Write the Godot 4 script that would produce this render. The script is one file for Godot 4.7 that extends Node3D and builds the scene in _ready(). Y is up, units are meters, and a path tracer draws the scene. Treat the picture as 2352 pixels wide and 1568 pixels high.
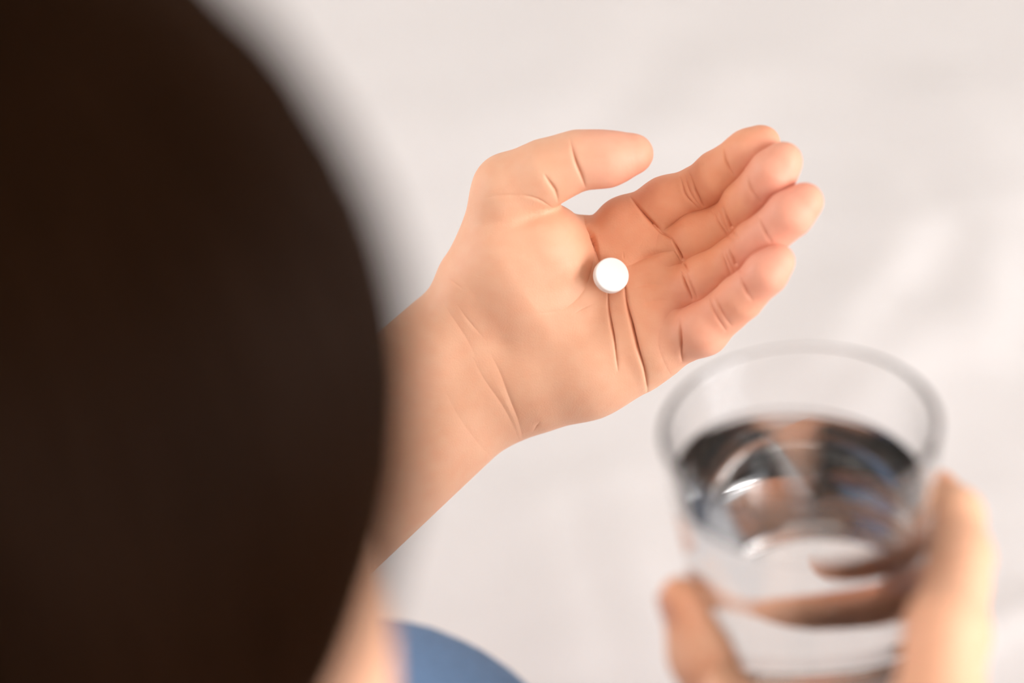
extends Node3D
# A person seen over the shoulder: an open left palm with a white tablet, a glass of water in the right hand, a white bed beyond.

const SKIN := Color(0.83, 0.475, 0.31)

var bones := Bones.new()
var group_of := {}             # group name -> number; group 0 is the trunk, arms and palms
var folds: Array = []          # skin creases: [a, b, width, depth]
var fold_cells := {}           # 8 mm cell -> numbers of the creases near it
var flush: Array = []          # flushed skin on the finger pads: [centre, radius, colour, strength]
var used := {}


func _ready() -> void:
	_camera_and_light()
	_room()
	_bed()
	_throw()
	_person()
	_glass()
	_tablet()


func _camera_and_light() -> void:
	var camera := Camera3D.new()
	camera.name = "camera"
	camera.position = Vector3(0, 1.30, 0)
	camera.rotation_degrees.x = -33.5
	camera.near = 0.02
	var lens := CameraAttributesPhysical.new()
	lens.frustum_focal_length = 85.0
	lens.frustum_focus_distance = 0.783
	lens.frustum_near = 0.02
	lens.frustum_far = 50.0
	lens.exposure_aperture = 2.6
	camera.attributes = lens
	camera.fov = 16.07
	add_child(camera)
	camera.current = true
	var around := WorldEnvironment.new()
	around.name = "daylight"
	var e := Environment.new()
	e.background_mode = Environment.BG_SKY
	var sky := Sky.new()
	var air := ProceduralSkyMaterial.new()
	air.sky_top_color = Color(0.80, 0.86, 0.93)
	air.sky_horizon_color = Color(0.97, 0.97, 0.97)
	air.ground_horizon_color = Color(0.62, 0.60, 0.57)
	air.ground_bottom_color = Color(0.45, 0.43, 0.40)
	air.sun_angle_max = 0.0
	sky.sky_material = air
	e.sky = sky
	e.background_energy_multiplier = 2.0
	e.tonemap_mode = Environment.TONE_MAPPER_LINEAR
	e.tonemap_exposure = 1.97
	e.sdfgi_enabled = true
	e.ssao_enabled = true
	e.ssil_enabled = true
	around.environment = e
	add_child(around)
	# daylight through the large window on the right and the smaller one on the left
	_daylight(Vector3(1.96, 1.20, 0.75), Vector3(-1, 0, 0), Vector2(2.0, 1.5), 4.2)
	_daylight(Vector3(-1.96, 1.20, -0.9), Vector3(1, 0, 0), Vector2(1.3, 1.5), 0.8)


func _daylight(at: Vector3, towards: Vector3, size: Vector2, energy: float) -> void:
	var day := AreaLight3D.new()
	day.name = "window_daylight"
	day.area_size = size
	day.light_energy = energy
	day.light_color = Color(1.0, 0.99, 0.985)
	day.area_range = 8.0
	day.area_attenuation = 2.0
	day.shadow_enabled = true
	add_child(day, true)
	day.look_at_from_position(at, at + towards)


# ---------------------------------------------------------------- naming and small mesh helpers

func numbered(called: String) -> String:
	var n: int = used.get(called, 0)
	used[called] = n + 1
	return called if n == 0 else "%s_%03d" % [called, n]


func tag(o: Node, label: String, category := "", group := "") -> void:
	o.set_meta("label", label)
	if category:
		o.set_meta("category", category)
	if group:
		o.set_meta("group", group)


func thing(called: String, label: String, category: String, at := Vector3.ZERO, group := "") -> Node3D:
	var o := Node3D.new()
	o.name = numbered(called)
	o.position = at
	add_child(o)
	tag(o, label, category, group)
	return o


func put(called: String, mesh: Mesh, material: Material, parent: Node3D = self) -> MeshInstance3D:
	var o := MeshInstance3D.new()
	o.name = numbered(called) if parent == self else called
	o.mesh = mesh
	o.material_override = material
	o.position = -parent.position if parent != self else Vector3.ZERO
	parent.add_child(o, true)
	return o


func structure(called: String, mesh: Mesh, material: Material) -> MeshInstance3D:
	var o := put(called, mesh, material)
	o.set_meta("kind", "structure")
	return o


func woven(points: PackedVector3Array, index: PackedInt32Array, colors := PackedColorArray()) -> ArrayMesh:
	# smooth normals from the faces that meet at each point (front faces run clockwise)
	var normals := PackedVector3Array()
	normals.resize(points.size())
	for i in range(0, index.size(), 3):
		var a := points[index[i]]
		var n := (points[index[i + 2]] - a).cross(points[index[i + 1]] - a)
		normals[index[i]] += n
		normals[index[i + 1]] += n
		normals[index[i + 2]] += n
	for i in normals.size():
		normals[i] = normals[i].normalized()
	var arrays := []
	arrays.resize(Mesh.ARRAY_MAX)
	arrays[Mesh.ARRAY_VERTEX] = points
	arrays[Mesh.ARRAY_NORMAL] = normals
	arrays[Mesh.ARRAY_INDEX] = index
	if colors.size():
		arrays[Mesh.ARRAY_COLOR] = colors
	var m := ArrayMesh.new()
	m.add_surface_from_arrays(Mesh.PRIMITIVE_TRIANGLES, arrays)
	return m


func add_box(st: SurfaceTool, lo: Vector3, hi: Vector3, bevel := 0.0) -> void:
	# a box whose twelve edges are cut by a bevel
	var b := bevel
	var faces := [[0, 1, 2], [1, 2, 0], [2, 0, 1]]
	var c := (lo + hi) / 2.0
	var h := (hi - lo) / 2.0
	for f in faces:
		for s in [-1.0, 1.0]:
			var q := []
			for t in [[-1, -1], [1, -1], [1, 1], [-1, 1]]:
				var p := Vector3.ZERO
				p[f[0]] = s * h[f[0]]
				p[f[1]] = t[0] * (h[f[1]] - b)
				p[f[2]] = t[1] * (h[f[2]] - b)
				q.append(c + p)
			var out := Vector3.ZERO
			out[f[0]] = s
			add_quad(st, q, out)
			if b > 0.0:
				for t in [-1.0, 1.0]:
					var e := []
					for r in [[0, -1], [0, 1], [1, 1], [1, -1]]:
						var p := Vector3.ZERO
						p[f[0]] = s * (h[f[0]] - (b if r[0] == 1 else 0.0))
						p[f[1]] = t * (h[f[1]] - (0.0 if r[0] == 1 else b))
						p[f[2]] = r[1] * (h[f[2]] - b)
						e.append(c + p)
					var o2 := Vector3.ZERO
					o2[f[0]] = s
					o2[f[1]] = t
					add_quad(st, e, o2.normalized())


func add_quad(st: SurfaceTool, q: Array, out: Vector3) -> void:
	var n: Vector3 = (q[2] - q[0]).cross(q[1] - q[0])
	var order := [0, 1, 2, 0, 2, 3] if n.dot(out) > 0.0 else [0, 2, 1, 0, 3, 2]
	for i in order:
		st.set_normal(out)
		st.add_vertex(q[i])


func boxes(list: Array, bevel := 0.0) -> ArrayMesh:
	var st := SurfaceTool.new()
	st.begin(Mesh.PRIMITIVE_TRIANGLES)
	for b in list:
		add_box(st, b[0], b[1], bevel)
	return st.commit()


func noise(seed_number: int, frequency: float, octaves := 4) -> FastNoiseLite:
	var n := FastNoiseLite.new()
	n.seed = seed_number
	n.frequency = frequency
	n.noise_type = FastNoiseLite.TYPE_SIMPLEX_SMOOTH
	n.fractal_octaves = octaves
	return n


func noise_picture(seed_number: int, frequency: float, octaves := 4, size := 512) -> NoiseTexture2D:
	var t := NoiseTexture2D.new()
	t.width = size
	t.height = size
	t.seamless = true
	t.noise = noise(seed_number, frequency, octaves)
	return t


func plain(color: Color, roughness := 0.8) -> StandardMaterial3D:
	var m := StandardMaterial3D.new()
	m.albedo_color = color
	m.roughness = roughness
	return m


func relief(m: StandardMaterial3D, picture: Texture2D, per_metre: float, centimetres: float) -> StandardMaterial3D:
	m.uv1_triplanar = true
	m.uv1_scale = Vector3.ONE * per_metre
	m.heightmap_enabled = true
	m.heightmap_texture = picture
	m.heightmap_scale = centimetres
	return m


func weave_picture(seed_number: int) -> ImageTexture:
	# plain weave: threads that go over and under, 32 by 32 of them
	var size := 512
	var im := Image.create(size, size, false, Image.FORMAT_RGB8)
	var n := noise(seed_number, 0.05, 3)
	for y in size:
		for x in size:
			var u := fmod(x / 16.0, 1.0) - 0.5
			var v := fmod(y / 16.0, 1.0) - 0.5
			var over := (x / 16 + y / 16) % 2 == 0
			var h := cos(u * PI) * (1.0 if over else 0.55)
			h = maxf(h, cos(v * PI) * (0.55 if over else 1.0)) * 0.9 + 0.1 * n.get_noise_2d(x, y)
			im.set_pixel(x, y, Color(h, h, h))
	return ImageTexture.create_from_image(im)


# ---------------------------------------------------------------- the room

func _room() -> void:
	var paint := relief(plain(Color(0.93, 0.92, 0.905), 0.9), noise_picture(3, 0.02), 1.5, 0.05)
	var boards := plain(Color(0.62, 0.47, 0.34), 0.5)
	structure("floor", boxes([[Vector3(-2.0, -0.1, -2.6), Vector3(2.0, 0.0, 2.4)]]), boards)
	structure("ceiling", boxes([[Vector3(-2.0, 2.6, -2.6), Vector3(2.0, 2.7, 2.4)]]), paint)
	structure("wall_far", boxes([[Vector3(-2.1, -0.1, -2.7), Vector3(2.1, 2.7, -2.6)]]), paint)
	structure("wall_near", boxes([[Vector3(-2.1, -0.1, 2.4), Vector3(2.1, 2.7, 2.5)]]), paint)
	_window_wall("wall_left", "window_2", "narrow white framed window in the left wall letting in daylight", -2.1, -1.55, -0.25)
	_window_wall("wall_right", "window_1", "wide white framed window in the right wall letting in daylight", 2.0, -0.3, 1.8)


func _window_wall(called: String, window: String, label: String, x: float, z0: float, z1: float) -> void:
	# a wall 10 cm thick from x with an opening from z0 to z1, and the window in it
	var paint := relief(plain(Color(0.93, 0.92, 0.905), 0.9), noise_picture(3, 0.02), 1.5, 0.05)
	var y0 := 0.42
	var y1 := 2.02
	structure(called, boxes([
		[Vector3(x, -0.1, -2.6), Vector3(x + 0.1, y0, 2.4)], [Vector3(x, y1, -2.6), Vector3(x + 0.1, 2.7, 2.4)],
		[Vector3(x, y0, -2.6), Vector3(x + 0.1, y1, z0)], [Vector3(x, y0, z1), Vector3(x + 0.1, y1, 2.4)]]), paint)
	var w := thing(window, label, "window", Vector3(x + 0.05, y0, (z0 + z1) / 2.0))
	w.set_meta("kind", "structure")
	var m := (z0 + z1) / 2.0
	var f := 0.06
	put("window_frame", boxes([
		[Vector3(x + 0.02, y0, z0), Vector3(x + 0.08, y0 + f, z1)], [Vector3(x + 0.02, y1 - f, z0), Vector3(x + 0.08, y1, z1)],
		[Vector3(x + 0.02, y0 + f, z0), Vector3(x + 0.08, y1 - f, z0 + f)], [Vector3(x + 0.02, y0 + f, z1 - f), Vector3(x + 0.08, y1 - f, z1)],
		[Vector3(x + 0.02, y0 + f, m - 0.03), Vector3(x + 0.08, y1 - f, m + 0.03)]]), plain(Color(0.93, 0.93, 0.92), 0.4), w)
	var clear := plain(Color(1, 1, 1, 0.06), 0.02)
	clear.transparency = BaseMaterial3D.TRANSPARENCY_ALPHA
	for pane in [[z0 + f, m - 0.03], [m + 0.03, z1 - f]]:
		put("pane", boxes([[Vector3(x + 0.046, y0 + f, pane[0]), Vector3(x + 0.052, y1 - f, pane[1])]]), clear, w)


# ---------------------------------------------------------------- the bed

var ridges: Array = []         # folds of the sheet: [a, b, half width, height]


func ridge(points: Array, width: float, height: float) -> void:
	for i in points.size() - 1:
		ridges.append([points[i], points[i + 1], width, height])


func sheet_height(x: float, z: float, slow: FastNoiseLite, fine: FastNoiseLite) -> float:
	var p := Vector2(x, z)
	var h := 0.0025 * slow.get_noise_2d(x, z) + 0.001 * fine.get_noise_2d(x, z)
	var best := {}
	for r in ridges:
		var ab: Vector2 = r[1] - r[0]
		var t := clampf((p - r[0]).dot(ab) / ab.length_squared(), 0.0, 1.0)
		var d: float = (p - r[0] - ab * t).length()
		if d < 3.0 * r[2]:
			var v: float = r[3] * exp(-d * d / (r[2] * r[2]))
			var key: float = r[2]
			if not best.has(key) or absf(v) > absf(best[key]):
				best[key] = v
	for k in best:
		h += best[k]
	return 0.712 + h


func _bed() -> void:
	var wood := plain(Color(0.55, 0.40, 0.28), 0.5)
	var b := thing("bed", "low wooden bed with a thick white mattress under the crumpled sheet", "bed", Vector3(0, 0, -0.5))
	put("bed_frame", boxes([[Vector3(-1.05, 0.12, -1.85), Vector3(1.25, 0.36, 0.62)]], 0.01), wood, b)
	for x in [-1.0, 1.13]:
		for z in [-1.8, 0.5]:
			put("leg", boxes([[Vector3(x, 0.0, z), Vector3(x + 0.07, 0.12, z + 0.07)]], 0.004), wood, b)
	put("mattress", boxes([[Vector3(-1.0, 0.36, -1.8), Vector3(1.2, 0.69, 0.57)]], 0.03), plain(Color(0.9, 0.89, 0.87), 0.9), b)
	ridge([Vector2(0.1926, -0.9825), Vector2(0.1711, -0.9437), Vector2(0.1522, -0.9105), Vector2(0.1357, -0.8755)], 0.017, 0.0075)
	ridge([Vector2(0.1850, -1.0195), Vector2(0.1776, -1.0028), Vector2(0.1688, -0.9825)], 0.013, 0.004)
	ridge([Vector2(0.2240, -0.9667), Vector2(0.2151, -0.9287), Vector2(0.2058, -0.8858)], 0.016, 0.0055)
	ridge([Vector2(0.1065, -1.1385), Vector2(0.0929, -1.1045), Vector2(0.0810, -1.0720)], 0.03, 0.006)
	ridge([Vector2(0.2268, -1.1140), Vector2(0.2366, -1.0630), Vector2(0.2365, -1.0111)], 0.026, 0.0055)
	ridge([Vector2(0.1848, -0.8998), Vector2(0.1653, -0.8688), Vector2(0.1507, -0.8424)], 0.018, 0.006)
	ridge([Vector2(0.0254, -1.2333), Vector2(0.0184, -1.1637), Vector2(0.0142, -1.0858)], 0.032, 0.0045)
	ridge([Vector2(0.0644, -1.2333), Vector2(0.0573, -1.1740), Vector2(0.0508, -1.1189)], 0.03, 0.0045)
	ridge([Vector2(0.2058, -0.7113), Vector2(0.1837, -0.6980), Vector2(0.1655, -0.6861)], 0.005, 0.0045)
	ridge([Vector2(0.0138, -0.7753), Vector2(0.0159, -0.7336), Vector2(0.0233, -0.6873)], 0.016, 0.003)
	ridge([Vector2(0.0376, -0.7811), Vector2(0.0429, -0.7336), Vector2(0.0538, -0.6824)], 0.016, 0.003)
	var slow := noise(11, 3.2, 2)
	var fine := noise(12, 17.0, 2)
	var points := PackedVector3Array()
	var index := PackedInt32Array()
	var nx := 300
	var nz := 330
	for j in nz + 1:
		for i in nx + 1:
			var x := lerpf(-1.0, 1.2, i / float(nx))
			var z := lerpf(-1.8, 0.55, j / float(nz))
			points.append(Vector3(x, sheet_height(x, z, slow, fine), z))
	for j in nz:
		for i in nx:
			var a := j * (nx + 1) + i
			index.append_array([a, a + 1, a + nx + 2, a, a + nx + 2, a + nx + 1])
	# the sides hang down over the mattress
	var rim := []
	for i in nx + 1:
		rim.append(i)
	for j in range(1, nz + 1):
		rim.append(j * (nx + 1) + nx)
	for i in range(nx - 1, -1, -1):
		rim.append(nz * (nx + 1) + i)
	for j in range(nz - 1, 0, -1):
		rim.append(j * (nx + 1))
	var first := points.size()
	for k in rim:
		var p := points[k]
		points.append(Vector3(p.x + 0.03 * signf(p.x - 0.1) * float(absf(p.x - 0.1) > 1.09), 0.694, p.z + 0.03 * signf(p.z + 0.6) * float(absf(p.z + 0.625) > 1.17)))
	for k in rim.size():
		var l := (k + 1) % rim.size()
		index.append_array([rim[k], first + k, first + l, rim[k], first + l, rim[l]])
	var cotton := plain(Color(0.91, 0.897, 0.897), 0.85)
	cotton.rim_enabled = true
	cotton.rim = 0.3
	relief(cotton, weave_picture(5), 40.0, 0.015)
	var sheet := put("bed_sheet", woven(points, index), cotton)
	tag(sheet, "white cotton bed sheet with soft folds covering the mattress", "sheet")


func _throw() -> void:
	# a tan throw under the person; it is what the water and the underside of the hands pick up
	var slow := noise(14, 9.0, 2)
	var points := PackedVector3Array()
	var index := PackedInt32Array()
	var n := 60
	for layer in 2:
		for j in n + 1:
			for i in n + 1:
				var x := lerpf(-0.42, 0.62, i / float(n))
				var z := lerpf(-0.50, 0.42, j / float(n))
				points.append(Vector3(x, 0.723 + 0.004 * slow.get_noise_2d(x, z) - 0.005 * layer, z))
	var top := (n + 1) * (n + 1)
	for j in n:
		for i in n:
			var a := j * (n + 1) + i
			index.append_array([a, a + 1, a + n + 2, a, a + n + 2, a + n + 1])
			index.append_array([top + a, top + a + n + 2, top + a + 1, top + a, top + a + n + 1, top + a + n + 2])
	for k in n:
		for e in [[k, k + 1], [n * (n + 1) + k + 1, n * (n + 1) + k], [(k + 1) * (n + 1), k * (n + 1)], [k * (n + 1) + n, (k + 1) * (n + 1) + n]]:
			index.append_array([e[0], top + e[0], top + e[1], e[0], top + e[1], e[1]])
	var wool := plain(Color(0.72, 0.50, 0.36), 0.95)
	relief(wool, weave_picture(15), 25.0, 0.04)
	tag(put("throw_blanket", woven(points, index), wool), "tan woven throw spread on the white sheet under the seated person", "blanket")


# ---------------------------------------------------------------- bodies: tapered bones joined with a smooth minimum, meshed as surface nets

func chain(group: String, blend: float, points: Array) -> void:
	if not group_of.has(group):
		group_of[group] = group_of.size()
	for i in points.size() - 1:
		var p: Vector4 = points[i]
		var q: Vector4 = points[i + 1]
		bones.add(group_of[group], Vector3(p.x, p.y, p.z), Vector3(q.x, q.y, q.z), p.w, q.w, blend)


func crease(width: float, depth: float, points: Array) -> void:
	for i in points.size() - 1:
		var n := folds.size()
		# a crease runs out at its two ends
		var last := points.size() - 1.0
		var d0 := depth * (0.1 + 0.9 * minf(1.0, minf(i, last - i) / (0.42 * last)))
		var d1 := depth * (0.1 + 0.9 * minf(1.0, minf(i + 1, last - i - 1) / (0.42 * last)))
		folds.append([points[i], points[i + 1], width, d0, d1])
		var reach := Vector3.ONE * (width * 4.5)
		var lo: Vector3i = Vector3i(((points[i].min(points[i + 1]) - reach) / 0.008).floor())
		var hi: Vector3i = Vector3i(((points[i].max(points[i + 1]) + reach) / 0.008).floor())
		for x in range(lo.x, hi.x + 1):
			for y in range(lo.y, hi.y + 1):
				for z in range(lo.z, hi.z + 1):
					var key := Vector3i(x, y, z)
					if not fold_cells.has(key):
						fold_cells[key] = PackedInt32Array()
					fold_cells[key].append(n)


class Bones:
	const KNUCKLE := 0.0025             # how softly a finger grows out of the palm
	var group := PackedInt32Array()
	var a := PackedVector3Array()
	var ab := PackedVector3Array()
	var per := PackedFloat32Array()     # one over the squared length
	var ra := PackedFloat32Array()
	var dr := PackedFloat32Array()
	var blend := PackedFloat32Array()

	func add(g: int, from: Vector3, to: Vector3, r0: float, r1: float, k: float) -> void:
		# kept in the order of their groups, the trunk first
		var at := group.bsearch(g, false)
		group.insert(at, g)
		a.insert(at, from)
		ab.insert(at, to - from)
		per.insert(at, 1.0 / maxf((to - from).length_squared(), 1e-12))
		ra.insert(at, r0)
		dr.insert(at, r1 - r0)
		blend.insert(at, k)

	func subset(groups: Array, keep: bool) -> Bones:
		# the bones of these groups only, or all but those
		var out := Bones.new()
		for i in group.size():
			if (group[i] in groups) == keep:
				out.add(group[i], a[i], a[i] + ab[i], ra[i], ra[i] + dr[i], blend[i])
		return out

	func nearest(p: Vector3) -> float:
		var d := 1e3
		for i in group.size():
			d = minf(d, distance(i, p))
		return d

	func distance(i: int, p: Vector3) -> float:
		var pa := p - a[i]
		var t := clampf(pa.dot(ab[i]) * per[i], 0.0, 1.0)
		return (pa - ab[i] * t).length() - ra[i] - dr[i] * t

	func near_box(box: AABB) -> PackedInt32Array:
		var out := PackedInt32Array()
		for i in group.size():
			if AABB(a[i], Vector3.ZERO).expand(a[i] + ab[i]).grow(maxf(ra[i], ra[i] + dr[i]) + 0.02).intersects(box):
				out.append(i)
		return out

	func field(active: PackedInt32Array, p: Vector3) -> float:
		var body := 1e3
		var got := 1e3
		var one := 1e3
		var now := 0
		for i in active:
			var pa := p - a[i]
			var t := clampf(pa.dot(ab[i]) * per[i], 0.0, 1.0)
			var d := (pa - ab[i] * t).length() - ra[i] - dr[i] * t
			var k := blend[i]
			if group[i] != now:
				if now == 0:
					body = one
				else:
					k = 0.0012
					var g := maxf(k - absf(got - one), 0.0)
					got = minf(got, one) - g * g / k * 0.25
				now = group[i]
				one = d
			else:
				var h := maxf(k - absf(one - d), 0.0)
				one = minf(one, d) - h * h / k * 0.25
		if now == 0:
			return one
		var e := maxf(0.0012 - absf(got - one), 0.0)
		got = minf(got, one) - e * e / 0.0012 * 0.25
		e = maxf(KNUCKLE - absf(got - body), 0.0)
		return minf(got, body) - e * e / KNUCKLE * 0.25


class Net:
	var points := PackedVector3Array()
	var colors := PackedColorArray()
	var quads := PackedInt32Array()


func net(all: Bones, cell: float, box: AABB, without: Array = [], soft := 0.03) -> Net:
	var local := all.near_box(box)
	var softest := 0.0
	for i in local:
		softest = maxf(softest, all.blend[i])
	var out := Net.new()
	var vertex := {}
	var n := 6
	var side := cell * n
	var half := side * 0.87
	var lo := Vector3i((box.position / side).floor())
	var hi := Vector3i((box.end / side).floor())
	var base := lo * n - Vector3i(2, 2, 2)
	var dims := (hi - lo + Vector3i.ONE) * n + Vector3i(5, 5, 5)
	var row := dims.x
	var slab := dims.x * dims.y
	var values := PackedFloat32Array()
	values.resize((n + 1) * (n + 1) * (n + 1))
	var crossings := []       # [first cell, axis, from inside to outside]
	for bx in range(lo.x, hi.x + 1):
		for by in range(lo.y, hi.y + 1):
			for bz in range(lo.z, hi.z + 1):
				var centre := (Vector3(bx, by, bz) + Vector3(0.5, 0.5, 0.5)) * side
				var skip := false
				for w in without:
					if w.grow(-2.0 * cell).has_point(centre) and w.grow(-2.0 * cell).encloses(AABB(centre - Vector3.ONE * side * 0.5, Vector3.ONE * side)):
						skip = true
				if skip:
					continue
				var near := 1e3
				var distances := PackedFloat32Array()
				for b in local:
					var d := all.distance(b, centre)
					distances.append(d)
					near = minf(near, d)
				if near > half + 0.012 + cell:
					continue
				var active := PackedInt32Array()
				for i in local.size():
					if distances[i] < maxf(near, 0.0) + 2.0 * half + minf(softest, soft):
						active.append(local[i])
				if near < 0.0 and all.field(active, centre) < -(half + cell):
					continue
				var at := 0
				var origin := Vector3(bx, by, bz) * side
				var any_in := false
				var any_out := false
				for z in n + 1:
					for y in n + 1:
						for x in n + 1:
							var v := all.field(active, origin + Vector3(x, y, z) * cell)
							values[at] = v
							at += 1
							if v < 0.0:
								any_in = true
							else:
								any_out = true
				if not (any_in and any_out):
					continue
				var m := n + 1
				for z in n:
					for y in n:
						for x in n:
							var k := x + y * m + z * m * m
							var l := k + m * m
							var least := minf(minf(minf(values[k], values[k + 1]), minf(values[k + m], values[k + m + 1])), minf(minf(values[l], values[l + 1]), minf(values[l + m], values[l + m + 1])))
							var most := maxf(maxf(maxf(values[k], values[k + 1]), maxf(values[k + m], values[k + m + 1])), maxf(maxf(values[l], values[l + 1]), maxf(values[l + m], values[l + m + 1])))
							if (least < 0.0) == (most < 0.0):
								continue
							var v := [values[k], values[k + 1], values[k + m], values[k + m + 1], values[l], values[l + 1], values[l + m], values[l + m + 1]]
							var id := (bx * n + x - base.x) + (by * n + y - base.y) * row + (bz * n + z - base.z) * slab
							var sum := Vector3.ZERO
							var count := 0
							for edge in EDGES:
								var va: float = v[edge[0]]
								var vb: float = v[edge[1]]
								if (va < 0.0) != (vb < 0.0):
									sum += CORNERS[edge[0]].lerp(CORNERS[edge[1]], va / (va - vb))
									count += 1
							vertex[id] = out.points.size()
							out.points.append(origin + (Vector3(x, y, z) + sum / count) * cell)
							if (v[0] < 0.0) != (v[1] < 0.0):
								crossings.append([id, 0, v[0] < 0.0])
							if (v[0] < 0.0) != (v[2] < 0.0):
								crossings.append([id, 1, v[0] < 0.0])
							if (v[0] < 0.0) != (v[4] < 0.0):
								crossings.append([id, 2, v[0] < 0.0])
	var steps := [1, row, slab]
	for c in crossings:
		var u: int = steps[(c[1] + 1) % 3]
		var w: int = steps[(c[1] + 2) % 3]
		var ids := [c[0], c[0] - u, c[0] - u - w, c[0] - w]
		if not (vertex.has(ids[0]) and vertex.has(ids[1]) and vertex.has(ids[2]) and vertex.has(ids[3])):
			continue
		var q := [vertex[ids[0]], vertex[ids[1]], vertex[ids[2]], vertex[ids[3]]]
		if c[2]:
			out.quads.append_array([q[0], q[3], q[2], q[1]])
		else:
			out.quads.append_array([q[0], q[1], q[2], q[3]])
	return out


const CORNERS := [Vector3(0, 0, 0), Vector3(1, 0, 0), Vector3(0, 1, 0), Vector3(1, 1, 0), Vector3(0, 0, 1), Vector3(1, 0, 1), Vector3(0, 1, 1), Vector3(1, 1, 1)]
const EDGES := [[0, 1], [2, 3], [4, 5], [6, 7], [0, 2], [1, 3], [4, 6], [5, 7], [0, 4], [1, 5], [2, 6], [3, 7]]


func net_normals(g: Net) -> PackedVector3Array:
	var normals := PackedVector3Array()
	normals.resize(g.points.size())
	for i in range(0, g.quads.size(), 4):
		var a := g.quads[i]
		var b := g.quads[i + 1]
		var c := g.quads[i + 2]
		var d := g.quads[i + 3]
		var n := (g.points[d] - g.points[b]).cross(g.points[c] - g.points[a])
		normals[a] += n
		normals[b] += n
		normals[c] += n
		normals[d] += n
	for i in normals.size():
		normals[i] = normals[i].normalized()
	return normals


func relaxed(g: Net, all: Bones) -> void:
	# pull every point onto the field, along its gradient
	var e := 0.0004
	var span := AABB(g.points[0], Vector3.ZERO)
	for p in g.points:
		span = span.expand(p)
	var local := all.near_box(span)
	for i in g.points.size():
		var p := g.points[i]
		var active := PackedInt32Array()
		for b in local:
			if all.distance(b, p) < 0.02:
				active.append(b)
		if active.is_empty():
			continue
		for k in 2:
			var v := all.field(active, p)
			var dir := Vector3(all.field(active, p + Vector3(e, 0, 0)) - v, all.field(active, p + Vector3(0, e, 0)) - v, all.field(active, p + Vector3(0, 0, e)) - v) / e
			p -= dir * (v / maxf(dir.length_squared(), 0.3))
		g.points[i] = g.points[i].lerp(p, 0.8)


func refined(g: Net, only := PackedByteArray()) -> Net:
	# each quad becomes four; the new points bend towards the surface that the normals suggest
	var out := Net.new()
	var normals := net_normals(g)
	out.points = g.points.duplicate()
	out.colors = g.colors.duplicate()
	var tinted := g.colors.size() > 0
	var middles := {}
	var many := g.points.size()
	for i in range(0, g.quads.size(), 4):
		if only.size() and only[i / 4] == 0:
			out.quads.append_array([g.quads[i], g.quads[i + 1], g.quads[i + 2], g.quads[i + 3]])
			continue
		var m := [0, 0, 0, 0]
		var sum := Vector3.ZERO
		for k in 4:
			var a := g.quads[i + k]
			var b := g.quads[i + (k + 1) % 4]
			var key := mini(a, b) * many + maxi(a, b)
			var id: int = middles.get(key, -1)
			if id < 0:
				var mid := (g.points[a] + g.points[b]) * 0.5
				var bend := -(normals[a] * (mid - g.points[a]).dot(normals[a]) + normals[b] * (mid - g.points[b]).dot(normals[b])) * 0.5
				id = out.points.size()
				out.points.append(mid + bend * 0.7)
				if tinted:
					out.colors.append(g.colors[a].lerp(g.colors[b], 0.5))
				middles[key] = id
			m[k] = id
			sum += out.points[id]
		var centre := out.points.size()
		out.points.append(sum * 0.25)
		if tinted:
			out.colors.append(out.colors[m[0]].lerp(out.colors[m[2]], 0.5))
		for k in 4:
			out.quads.append_array([g.quads[i + k], m[k], centre, m[(k + 3) % 4]])
	return out


func near_creases(g: Net) -> PackedByteArray:
	# the quads that lie within 2 mm of a crease
	var close := PackedByteArray()
	close.resize(g.points.size())
	for i in g.points.size():
		var p := g.points[i]
		var key := Vector3i((p / 0.008).floor())
		if not fold_cells.has(key):
			continue
		for n in fold_cells[key]:
			var f: Array = folds[n]
			var ab: Vector3 = f[1] - f[0]
			var t := clampf((p - f[0]).dot(ab) / ab.length_squared(), 0.0, 1.0)
			if (p - f[0] - ab * t).length_squared() < 0.000004:
				close[i] = 1
				break
	var out := PackedByteArray()
	for i in range(0, g.quads.size(), 4):
		out.append(maxi(maxi(close[g.quads[i]], close[g.quads[i + 1]]), maxi(close[g.quads[i + 2]], close[g.quads[i + 3]])))
	return out


func creased(g: Net) -> void:
	var normals := net_normals(g)
	for i in g.points.size():
		var p := g.points[i]
		var key := Vector3i((p / 0.008).floor())
		if not fold_cells.has(key):
			continue
		var down := 0.0
		for n in fold_cells[key]:
			var f: Array = folds[n]
			var ab: Vector3 = f[1] - f[0]
			var t := clampf((p - f[0]).dot(ab) / ab.length_squared(), 0.0, 1.0)
			var d: float = (p - f[0] - ab * t).length() / f[2]
			var deep := lerpf(f[3], f[4], t)
			var v := deep * (exp(-d * 1.1))
			down = v if absf(v) > absf(down) else down
		g.points[i] = p - normals[i] * down


func skin_color(p: Vector3, mottle: FastNoiseLite) -> Color:
	var c := SKIN
	for s in flush:
		var d: float = p.distance_to(s[0]) / s[1]
		if d < 1.6:
			c = c.lerp(s[2], s[3] * smoothstep(1.6, 0.4, d))
	var m := mottle.get_noise_3dv(p)
	c = c.lerp(Color(c.r * 0.97, c.g * 0.84, c.b * 0.80), clampf(0.5 + m, 0.0, 1.0) * 0.5)
	return c


func flesh(all: Bones, cell: float, box: AABB, without: Array = [], soft := 0.03) -> Net:
	var g := net(all, cell, box, without, soft)
	relaxed(g, all)
	var mottle := noise(21, 160.0, 3)
	for p in g.points:
		g.colors.append(skin_color(p, mottle))
	return g


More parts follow.
